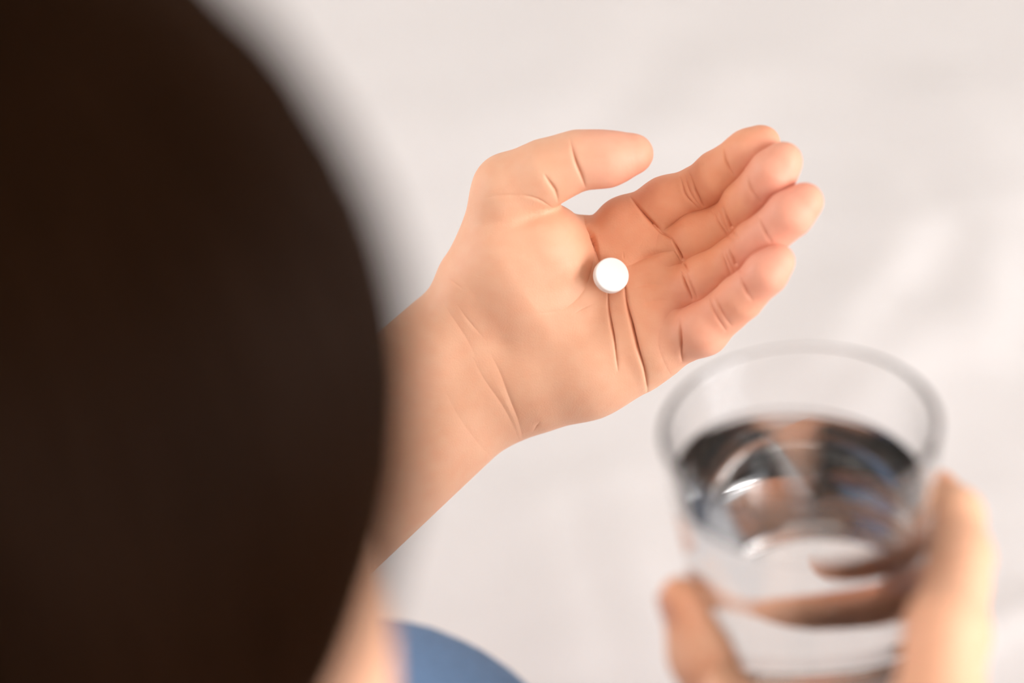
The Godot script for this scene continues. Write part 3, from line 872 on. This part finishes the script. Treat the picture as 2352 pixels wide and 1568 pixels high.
	crease(0.002, 0.0002, [Vector3(-0.02301, 0.85926, -0.64275), Vector3(-0.02214, 0.85778, -0.6418), Vector3(-0.02129, 0.85635, -0.64075), Vector3(-0.02044, 0.85499, -0.6396), Vector3(-0.01957, 0.85369, -0.63839), Vector3(-0.01864, 0.85241, -0.63718), Vector3(-0.01765, 0.8511, -0.63607), Vector3(-0.01672, 0.8499, -0.63519), Vector3(-0.01569, 0.84858, -0.63441), Vector3(-0.01463, 0.84714, -0.63379), Vector3(-0.01356, 0.84562, -0.63337), Vector3(-0.01252, 0.84403, -0.63318), Vector3(-0.01155, 0.84246, -0.63317), Vector3(-0.01069, 0.84097, -0.63335), Vector3(-0.00911, 0.83806, -0.63425), Vector3(-0.00782, 0.83556, -0.63564), Vector3(-0.00655, 0.83191, -0.63858)])
	crease(0.0006, 0.00025, [Vector3(-0.01768, 0.87967, -0.65641), Vector3(-0.01656, 0.87835, -0.65549), Vector3(-0.01545, 0.87694, -0.65469), Vector3(-0.01418, 0.8754, -0.65396), Vector3(-0.01305, 0.87411, -0.65346), Vector3(-0.01182, 0.87274, -0.65298), Vector3(-0.01054, 0.87132, -0.65253), Vector3(-0.00928, 0.86987, -0.65215)])
	crease(0.0006, 0.0003, [Vector3(-0.02051, 0.88616, -0.6619), Vector3(-0.01884, 0.88595, -0.66004), Vector3(-0.01718, 0.8855, -0.65856), Vector3(-0.01554, 0.88486, -0.65739)])
	crease(0.0007, 0.0004, [Vector3(0.00695, 0.84089, -0.64071), Vector3(0.00799, 0.84357, -0.63963), Vector3(0.00903, 0.84593, -0.639)])
	flush.append([Vector3(0.03878, 0.89615, -0.67527), 0.018, Color(0.82, 0.345, 0.19), 0.6])
	flush.append([Vector3(0.0458, 0.88252, -0.66505), 0.018, Color(0.82, 0.345, 0.19), 0.5])
	flush.append([Vector3(0.04703, 0.8712, -0.65396), 0.015, Color(0.82, 0.345, 0.19), 0.5])
	flush.append([Vector3(0.05955, 0.90509, -0.674), 0.022, Color(0.82, 0.345, 0.19), 0.7])
	flush.append([Vector3(0.06483, 0.8978, -0.66437), 0.022, Color(0.82, 0.345, 0.19), 0.7])
	flush.append([Vector3(0.06988, 0.89166, -0.65311), 0.02, Color(0.82, 0.345, 0.19), 0.6])
	flush.append([Vector3(0.07145, 0.91842, -0.67322), 0.016, Color(0.82, 0.345, 0.19), 0.7])
	flush.append([Vector3(0.07789, 0.91283, -0.66352), 0.016, Color(0.82, 0.345, 0.19), 0.6])
	flush.append([Vector3(0.07819, 0.92634, -0.67607), 0.012, Color(0.82, 0.345, 0.19), 0.6])
	flush.append([Vector3(0.08402, 0.92606, -0.66389), 0.012, Color(0.84, 0.38, 0.28), 0.7])
	flush.append([Vector3(0.08902, 0.91724, -0.65326), 0.013, Color(0.84, 0.38, 0.28), 0.8])
	flush.append([Vector3(0.08107, 0.90143, -0.64519), 0.014, Color(0.84, 0.38, 0.28), 0.8])
	flush.append([Vector3(0.0645, 0.87785, -0.64637), 0.016, Color(0.84, 0.38, 0.28), 0.5])
	flush.append([Vector3(0.03392, 0.92363, -0.67667), 0.014, Color(0.84, 0.38, 0.28), 0.6])
	flush.append([Vector3(0.11616, 0.88582, -0.54404), 0.013, Color(0.82, 0.345, 0.19), 0.8])
	flush.append([Vector3(0.11724, 0.87185, -0.54233), 0.015, Color(0.82, 0.345, 0.19), 0.8])
	flush.append([Vector3(0.10065, 0.86895, -0.56006), 0.015, Color(0.82, 0.345, 0.19), 0.8])
	flush.append([Vector3(0.11782, 0.85581, -0.54177), 0.015, Color(0.82, 0.345, 0.19), 0.8])
	flush.append([Vector3(0.10064, 0.85386, -0.5595), 0.015, Color(0.82, 0.345, 0.19), 0.8])
	flush.append([Vector3(0.04615, 0.87985, -0.50857), 0.01, Color(0.82, 0.345, 0.19), 0.5])
	var person := thing("person", "person in blue denim holding out an open palm and a glass of water", "person", Vector3(-0.136, 1.06, -0.375) * Vector3(1, 0, 1) + Vector3(0, 0.72, 0))
	var began := Time.get_ticks_msec()
	var left := AABB(Vector3(-0.085, 0.76, -0.72), Vector3(0.21, 0.20, 0.125))
	var right := AABB(Vector3(0.035, 0.80, -0.588), Vector3(0.13, 0.135, 0.19))
	var skull := AABB(Vector3(-0.23, 0.955, -0.50), Vector3(0.23, 0.22, 0.25))
	# every second finger is meshed apart, so that fingers which touch keep a sharp seam
	var between := [group_of["left_middle"], group_of["left_pinky"]]
	var apart := bones.subset(between, true)
	var rest := bones.subset(between, false)
	var reach := AABB(apart.a[0], Vector3.ZERO)
	for i in apart.a.size():
		reach = reach.expand(apart.a[i]).expand(apart.a[i] + apart.ab[i])
	var fine := flesh(rest, 0.0015, left, [], 0.011)
	var second := flesh(bones.subset([group_of["left_index"], group_of["left_ring"]], false), 0.0015, reach.grow(0.013), [], 0.011)
	trimmed(second, apart, 0.0035)
	var nets := []
	for g in [fine, second]:
		g = refined(refined(g))
		g = refined(g, near_creases(g))
		creased(g)
		nets.append(g)
	nets.append(refined(flesh(bones, 0.0028, right, [], 0.011)))
	nets.append(flesh(bones, 0.004, skull))
	nets.append(flesh(bones, 0.008, AABB(Vector3(-0.42, 0.62, -0.62), Vector3(0.75, 0.5, 0.75)), [left, right, skull]))
	var skin := StandardMaterial3D.new()
	skin.vertex_color_use_as_albedo = true
	skin.roughness = 0.52
	skin.metallic_specular = 0.4
	skin.subsurf_scatter_enabled = true
	skin.subsurf_scatter_strength = 0.05
	relief(skin, noise_picture(8, 0.06, 4), 45.0, 0.004)
	put("body", quads_mesh(nets), skin, person)
	print("body %d ms" % (Time.get_ticks_msec() - began))
	_clothes(person)
	_hair(person)
	_nails(person)
	print("person %d ms" % (Time.get_ticks_msec() - began))


func shape(list: Array) -> Bones:
	var out := Bones.new()
	for b in list:
		out.add(0, b[0], b[1], b[2], b[3], b[4])
	return out


func _clothes(person: Node3D) -> void:
	var denim := plain(Color(0.36, 0.47, 0.64), 0.9)
	denim.albedo_texture = denim_picture()
	denim.albedo_color = Color(1, 1, 1)
	relief(denim, weave_picture(9), 40.0, 0.03)
	var legs := [
		[Vector3(-0.20, 0.825, -0.02), Vector3(-0.04487, 0.78689, -0.49982), 0.092, 0.068, 0.03],
		[Vector3(-0.04487, 0.78689, -0.49982), Vector3(-0.24, 0.785, -0.30), 0.066, 0.055, 0.02],
		[Vector3(-0.03, 0.825, 0.0), Vector3(0.085, 0.80, -0.26), 0.094, 0.071, 0.03],
		[Vector3(-0.18, 0.842, 0.0), Vector3(-0.05, 0.842, 0.0), 0.11, 0.11, 0.04]]
	put("denim_shorts", cloth(shape(legs), 0.008, AABB(Vector3(-0.45, 0.62, -0.7), Vector3(0.85, 0.4, 0.95))), denim, person)
	var knit := plain(Color(0.80, 0.72, 0.76), 0.9)
	relief(knit, weave_picture(10), 30.0, 0.03)
	var top := [
		[Vector3(-0.13, 0.86, -0.02), Vector3(-0.12, 0.86, -0.2), 0.118, 0.106, 0.03],
		[Vector3(-0.12, 0.86, -0.2), Vector3(-0.115, 0.86, -0.32), 0.108, 0.075, 0.03],
		[Vector3(-0.27, 0.88, -0.33), Vector3(-0.12, 0.875, -0.34), 0.052, 0.056, 0.03],
		[Vector3(-0.12, 0.875, -0.34), Vector3(0.02, 0.865, -0.23), 0.056, 0.052, 0.03],
		[Vector3(-0.03317, 0.9316, -0.40973), Vector3(-0.045, 0.94118, -0.39209), 0.008, 0.009, 0.01]]
	put("top", cloth(shape(top), 0.008, AABB(Vector3(-0.4, 0.62, -0.5), Vector3(0.6, 0.42, 0.7))), knit, person)


func denim_picture() -> ImageTexture:
	var size := 256
	var im := Image.create(size, size, false, Image.FORMAT_RGB8)
	var n := noise(31, 0.03, 4)
	for y in size:
		for x in size:
			var twill := 0.5 + 0.5 * sin((x + y) * TAU / 8.0)
			var v := 0.85 + 0.15 * n.get_noise_2d(x, y) + 0.08 * twill
			im.set_pixel(x, y, Color(0.50 * v, 0.65 * v, 0.84 * v))
	return ImageTexture.create_from_image(im)


func tube(points: PackedVector3Array, radii: Array, sides: int, into_points: PackedVector3Array, into_index: PackedInt32Array) -> void:
	var first := into_points.size()
	var n := points.size()
	for i in n:
		var along := (points[mini(i + 1, n - 1)] - points[maxi(i - 1, 0)]).normalized()
		var u := along.cross(Vector3(0.31, 0.87, 0.39)).normalized()
		var v := along.cross(u)
		for k in sides:
			var a := TAU * k / sides
			into_points.append(points[i] + (u * cos(a) + v * sin(a)) * radii[i])
	for i in n - 1:
		for k in sides:
			var l := (k + 1) % sides
			var a := first + i * sides
			into_index.append_array([a + k, a + l, a + sides + l, a + k, a + sides + l, a + sides + k])


func _hair(person: Node3D) -> void:
	var dark := plain(Color(0.078, 0.036, 0.008), 0.5)
	dark.metallic_specular = 0.12
	dark.rim_enabled = true
	dark.rim = 0.5
	dark.rim_tint = 0.7
	var brown := plain(Color(0.125, 0.062, 0.018), 0.45)
	brown.metallic_specular = 0.15
	var mass := [
		[Vector3(-0.10415, 1.06313, -0.35288), Vector3(-0.11041, 1.04291, -0.34549), 0.080, 0.079, 0.03],
		[Vector3(-0.11041, 1.04291, -0.34549), Vector3(-0.17715, 0.97351, -0.31155), 0.079, 0.077, 0.03]]
	mass.append([Vector3(-0.13808, 1.08243, -0.37144), Vector3(-0.12773, 1.07853, -0.38915), 0.0695, 0.062, 0.03])
	mass.append([Vector3(-0.14084, 1.07625, -0.36672), Vector3(-0.15516, 1.03465, -0.34223), 0.068, 0.060, 0.03])
	var solid := shape(mass)
	var every := PackedInt32Array(range(mass.size()))
	var g := refined(net(solid, 0.006, AABB(Vector3(-0.36, 0.80, -0.60), Vector3(0.44, 0.42, 0.50))))
	var h := put("hair", quads_mesh([g]), dark, person)
	# locks that fall from the crown over the cap
	var r := RandomNumberGenerator.new()
	r.seed = 77
	var points := PackedVector3Array()
	var index := PackedInt32Array()
	var top: Vector3 = mass[0][0]
	for k in 1500:
		var turn := r.randf() * TAU
		var start := r.randf_range(0.1, 1.3)
		var lift := r.randf_range(-0.0015, 0.0035)
		var line := PackedVector3Array()
		var radii := []
		var wave := r.randf() * TAU
		var thick := r.randf_range(0.0005, 0.0011)
		for i in 15:
			var t := i / 14.0
			var polar := minf(start + t * 1.9, PI / 2.0)
			var fall := maxf(start + t * 1.9 - PI / 2.0, 0.0) * 0.085
			var a := turn + 0.05 * sin(wave + t * 5.0)
			var out_dir := Vector3(sin(polar) * cos(a), cos(polar), sin(polar) * sin(a))
			var p: Vector3 = top + out_dir * mass[0][2] - Vector3(0, fall, 0)
			for s in 3:
				p += out_dir * (lift - solid.field(every, p))
			line.append(p)
			radii.append(thick * (1.0 - 0.7 * t * t))
		tube(line, radii, 4, points, index)
	var strands := put("hair_strand", woven(points, index), brown, h)
	strands.position = Vector3.ZERO
	strands.set_meta("kind", "stuff")
	for s in [-30.0, 30.0]:
		var ball := SphereMesh.new()
		ball.radius = 0.012
		ball.height = 0.024
		var eye := put("eye", ball, plain(Color(0.86, 0.84, 0.82), 0.2), person)
		eye.position += Vector3(-0.136, 1.06, -0.375) + Vector3(0.86327, 0, 0.50473) * s / 1000.0 + Vector3(0.23272, 0.88736, -0.39804) * -0.002 + Vector3(0.44788, -0.46108, -0.76604) * 0.061


func _nails(person: Node3D) -> void:
	var keratin := plain(Color(0.90, 0.66, 0.56), 0.25)
	keratin.subsurf_scatter_enabled = true
	keratin.subsurf_scatter_strength = 0.1
	# [fingertip, towards the tip, outward from the back of the finger, half width, half length, radius of the finger]
	for n in [
			[Vector3(0.03682, 0.92354, -0.67661), Vector3(0.981, 0.164, -0.108), Vector3(0.3, -0.025, -0.943), 0.0044, 0.0052, 0.0066],
			[Vector3(0.07765, 0.9278, -0.67395), Vector3(0.809, 0.574, -0.123), Vector3(0.45, -0.261, -0.847), 0.0044, 0.0052, 0.0062],
			[Vector3(0.08386, 0.9268, -0.66369), Vector3(0.642, 0.731, -0.23), Vector3(0.5, -0.302, -0.819), 0.0044, 0.0052, 0.0063],
			[Vector3(0.08984, 0.91844, -0.65327), Vector3(0.759, 0.619, -0.202), Vector3(0.55, -0.369, -0.739), 0.0044, 0.0052, 0.0062],
			[Vector3(0.08166, 0.90223, -0.6438), Vector3(0.685, 0.694, -0.22), Vector3(0.5, -0.553, -0.654), 0.0044, 0.0052, 0.0057],
			[Vector3(0.04661, 0.87812, -0.50768), Vector3(-0.321, 0.857, -0.402), Vector3(-0.028, -0.003, 0.01), 0.0048, 0.0056, 0.0064],
			[Vector3(0.1146, 0.88526, -0.54885), Vector3(-0.541, -0.373, -0.754), Vector3(0.016, 0.002, -0.012), 0.004200000000000001, 0.005, 0.006],
			[Vector3(0.09361, 0.86826, -0.56384), Vector3(-0.908, -0.158, -0.389), Vector3(0.004, 0, -0.02), 0.004200000000000001, 0.005, 0.0062],
			[Vector3(0.09067, 0.8518, -0.56313), Vector3(-0.927, -0.151, -0.342), Vector3(0.002, 0, -0.02), 0.004200000000000001, 0.005, 0.006],
			[Vector3(0.10357, 0.83922, -0.55757), Vector3(-0.806, -0.154, -0.572), Vector3(0.009, 0.001, -0.018), 0.004200000000000001, 0.005, 0.0054]]:
		var along: Vector3 = n[1].normalized()
		var out: Vector3 = (n[2] - along * n[2].dot(along)).normalized()
		var across := along.cross(out)
		var points := PackedVector3Array()
		var index := PackedInt32Array()
		var cols := 9
		var rows := 9
		for layer in 2:
			for j in rows:
				for i in cols:
					var u := (i / float(cols - 1)) * 2.0 - 1.0
					var v := (j / float(rows - 1)) * 2.0 - 1.0
					var a: float = u * n[3] / n[5]
					var taper: float = sqrt(maxf(1.0 - pow(absf(v), 4.0) * 0.75, 0.0))
					a *= taper
					var rr: float = n[5] + 0.0004 - layer * 0.0007 - 0.0007 * v * v
					points.append(n[0] + along * (v * n[4]) + (out * cos(a) + across * sin(a)) * rr)
		for layer in 2:
			for j in rows - 1:
				for i in cols - 1:
					var k := layer * cols * rows + j * cols + i
					var q := [k, k + 1, k + cols + 1, k, k + cols + 1, k + cols]
					if layer == 1:
						q.reverse()
					index.append_array(q)
		put("fingernail", woven(points, index), keratin, person)


# ---------------------------------------------------------------- the glass of water

func lathe(profile: Array, at: Vector3, up: Vector3, forward: Vector3, side: Vector3, segments := 96) -> ArrayMesh:
	# profile: [radius, height] from the axis round to the axis again
	var points := PackedVector3Array()
	var index := PackedInt32Array()
	var n := profile.size()
	for i in n:
		for k in segments:
			var a := TAU * k / segments
			points.append(at + up * profile[i][1] + (forward * cos(a) + side * sin(a)) * profile[i][0])
	for i in n - 1:
		for k in segments:
			var l := (k + 1) % segments
			index.append_array([i * segments + k, (i + 1) * segments + k, (i + 1) * segments + l, i * segments + k, (i + 1) * segments + l, i * segments + l])
	return woven(points, index)


func arc(out: Array, cx: float, cy: float, r: float, from: float, to: float, steps: int) -> void:
	for i in steps + 1:
		var a := deg_to_rad(lerpf(from, to, i / float(steps)))
		out.append([cx + r * cos(a), cy + r * sin(a)])


const RIM := Vector3(0.07665, 0.9256, -0.52688)
const AXIS := Vector3(-0.1132, 0.99357, 0)
const TOWARD := Vector3(0.07424, 0.00846, 0.9972)
const ASIDE := Vector3(0.99079, 0.11289, -0.07472)
const TALL := 0.096
const WALL := 0.0017
const FLOOR_THICK := 0.010


func outer(h: float) -> float:
	return 0.0375 - 0.085 * h


func _glass() -> void:
	var clear := plain(Color(1, 1, 1, 0.0), 0.0)
	clear.refraction_enabled = true
	clear.refraction_scale = 0.05
	clear.transparency = BaseMaterial3D.TRANSPARENCY_ALPHA
	var wet := plain(Color(1, 1, 1, 0.0), 0.0)
	wet.refraction_enabled = true
	wet.refraction_scale = 0.033
	wet.transparency = BaseMaterial3D.TRANSPARENCY_ALPHA
	# heights below run downwards from the rim, so they are negative
	var p := []
	var foot := outer(TALL)
	p.append([0.0, -TALL + 0.0015])
	p.append([foot * 0.7, -TALL + 0.0012])
	p.append([foot - 0.006, -TALL])
	arc(p, foot - 0.0016, -TALL + 0.0016, 0.0016, -90.0, 0.0, 6)
	for i in range(1, 13):
		var h := lerpf(TALL - 0.0016, 0.0013, i / 12.0)
		p.append([outer(h), -h])
	arc(p, outer(0.0) - WALL * 0.5, -0.0013, WALL * 0.5, 0.0, 180.0, 8)
	for i in range(0, 13):
		var h := lerpf(0.0016, TALL - FLOOR_THICK - 0.0012, i / 12.0)
		p.append([outer(h) - WALL, -h])
	arc(p, outer(TALL - FLOOR_THICK) - WALL - 0.0012, -TALL + FLOOR_THICK + 0.0012, 0.0012, 0.0, -90.0, 6)
	p.append([0.0, -TALL + FLOOR_THICK])
	var at := RIM - AXIS * TALL
	var tumbler := thing("drinking_glass", "clear tapered glass tumbler held in the right hand at the lower right", "glass", at)
	put("tumbler", lathe(p, RIM, AXIS, TOWARD, ASIDE), clear, tumbler)
	# the water: level on top however the glass is tilted, a hair into the glass at the sides
	var grip := 0.00012
	var level := RIM.y - 0.0195
	var segments := 96
	var points := PackedVector3Array()
	var index := PackedInt32Array()
	var wall := []
	var deep := TALL - FLOOR_THICK
	for i in 9:
		wall.append(i / 8.0)
	var rings := 0
	var inner := func(h: float) -> float: return outer(h) - WALL + grip
	# bottom disc and rounded corner
	var low := [[0.0, -deep - grip], [inner.call(deep) - 0.0012, -deep - grip]]
	arc(low, inner.call(deep) - 0.0012, -deep + 0.0012, 0.0012 + grip, -80.0, 0.0, 6)
	for q in low:
		for k in segments:
			var a := TAU * k / segments
			points.append(RIM + AXIS * q[1] + (TOWARD * cos(a) + ASIDE * sin(a)) * q[0])
		rings += 1
	var brim := PackedVector3Array()
	for k in segments:
		var a := TAU * k / segments
		var out := TOWARD * cos(a) + ASIDE * sin(a)
		var h := 0.02
		for s in 12:
			var here: Vector3 = RIM - AXIS * h + out * inner.call(h)
			h += (here.y - level) / AXIS.y
		brim.append(Vector3(h, 0, 0))
	for t in range(1, 11):
		for k in segments:
			var a := TAU * k / segments
			var h := lerpf(deep - 0.0012, brim[k].x, t / 10.0)
			var lift := 0.0
			points.append(RIM - AXIS * (h - lift) + (TOWARD * cos(a) + ASIDE * sin(a)) * inner.call(h))
		rings += 1
	# surface with a small meniscus
	var middle := Vector3.ZERO
	for k in segments:
		middle += points[(rings - 1) * segments + k] / segments
	for m in [[0.985, 0.0007], [0.965, 0.0012], [0.94, 0.0014], [0.7, 0.0014], [0.0, 0.0014]]:
		for k in segments:
			var e := points[(13 + 4) * 0 + (rings - 1) * segments + k] if m[0] == 0.985 else brim[k]
			if m[0] == 0.985:
				brim[k] = e
			points.append(middle.lerp(e, m[0]) - Vector3(0, m[1], 0))
	rings += 5
	for i in rings - 1:
		for k in segments:
			var l := (k + 1) % segments
			index.append_array([i * segments + k, (i + 1) * segments + k, (i + 1) * segments + l, i * segments + k, (i + 1) * segments + l, i * segments + l])
	var water := put("water", woven(points, index), wet)
	tag(water, "clear water filling three quarters of the held glass", "water")


# ---------------------------------------------------------------- the tablet

func _tablet() -> void:
	var r := 0.00565
	var h := 0.0037
	var p := [[0.0, 0.0], [r * 0.8, 0.0002]]
	arc(p, r - 0.0006, 0.0010, 0.0006, -80.0, 0.0, 4)
	arc(p, r - 0.0006, h - 0.0006, 0.0006, 0.0, 75.0, 5)
	p.append_array([[r * 0.6, h + 0.0003], [r * 0.3, h + 0.00042], [0.0, h + 0.00045]])
	var up := Vector3(0.25069, 0.70421, 0.66426)
	var side := up.cross(Vector3(1, 0, 0)).normalized()
	var chalk := plain(Color(0.965, 0.955, 0.94), 0.6)
	relief(chalk, noise_picture(41, 0.1, 3, 256), 200.0, 0.004)
	var o := put("tablet", lathe(p, Vector3.ZERO, up, side, side.cross(up) * -1.0, 64), chalk)
	o.position = Vector3(0.03119, 0.88819, -0.65966)
	tag(o, "round white tablet lying in the hollow of the open left palm", "tablet")
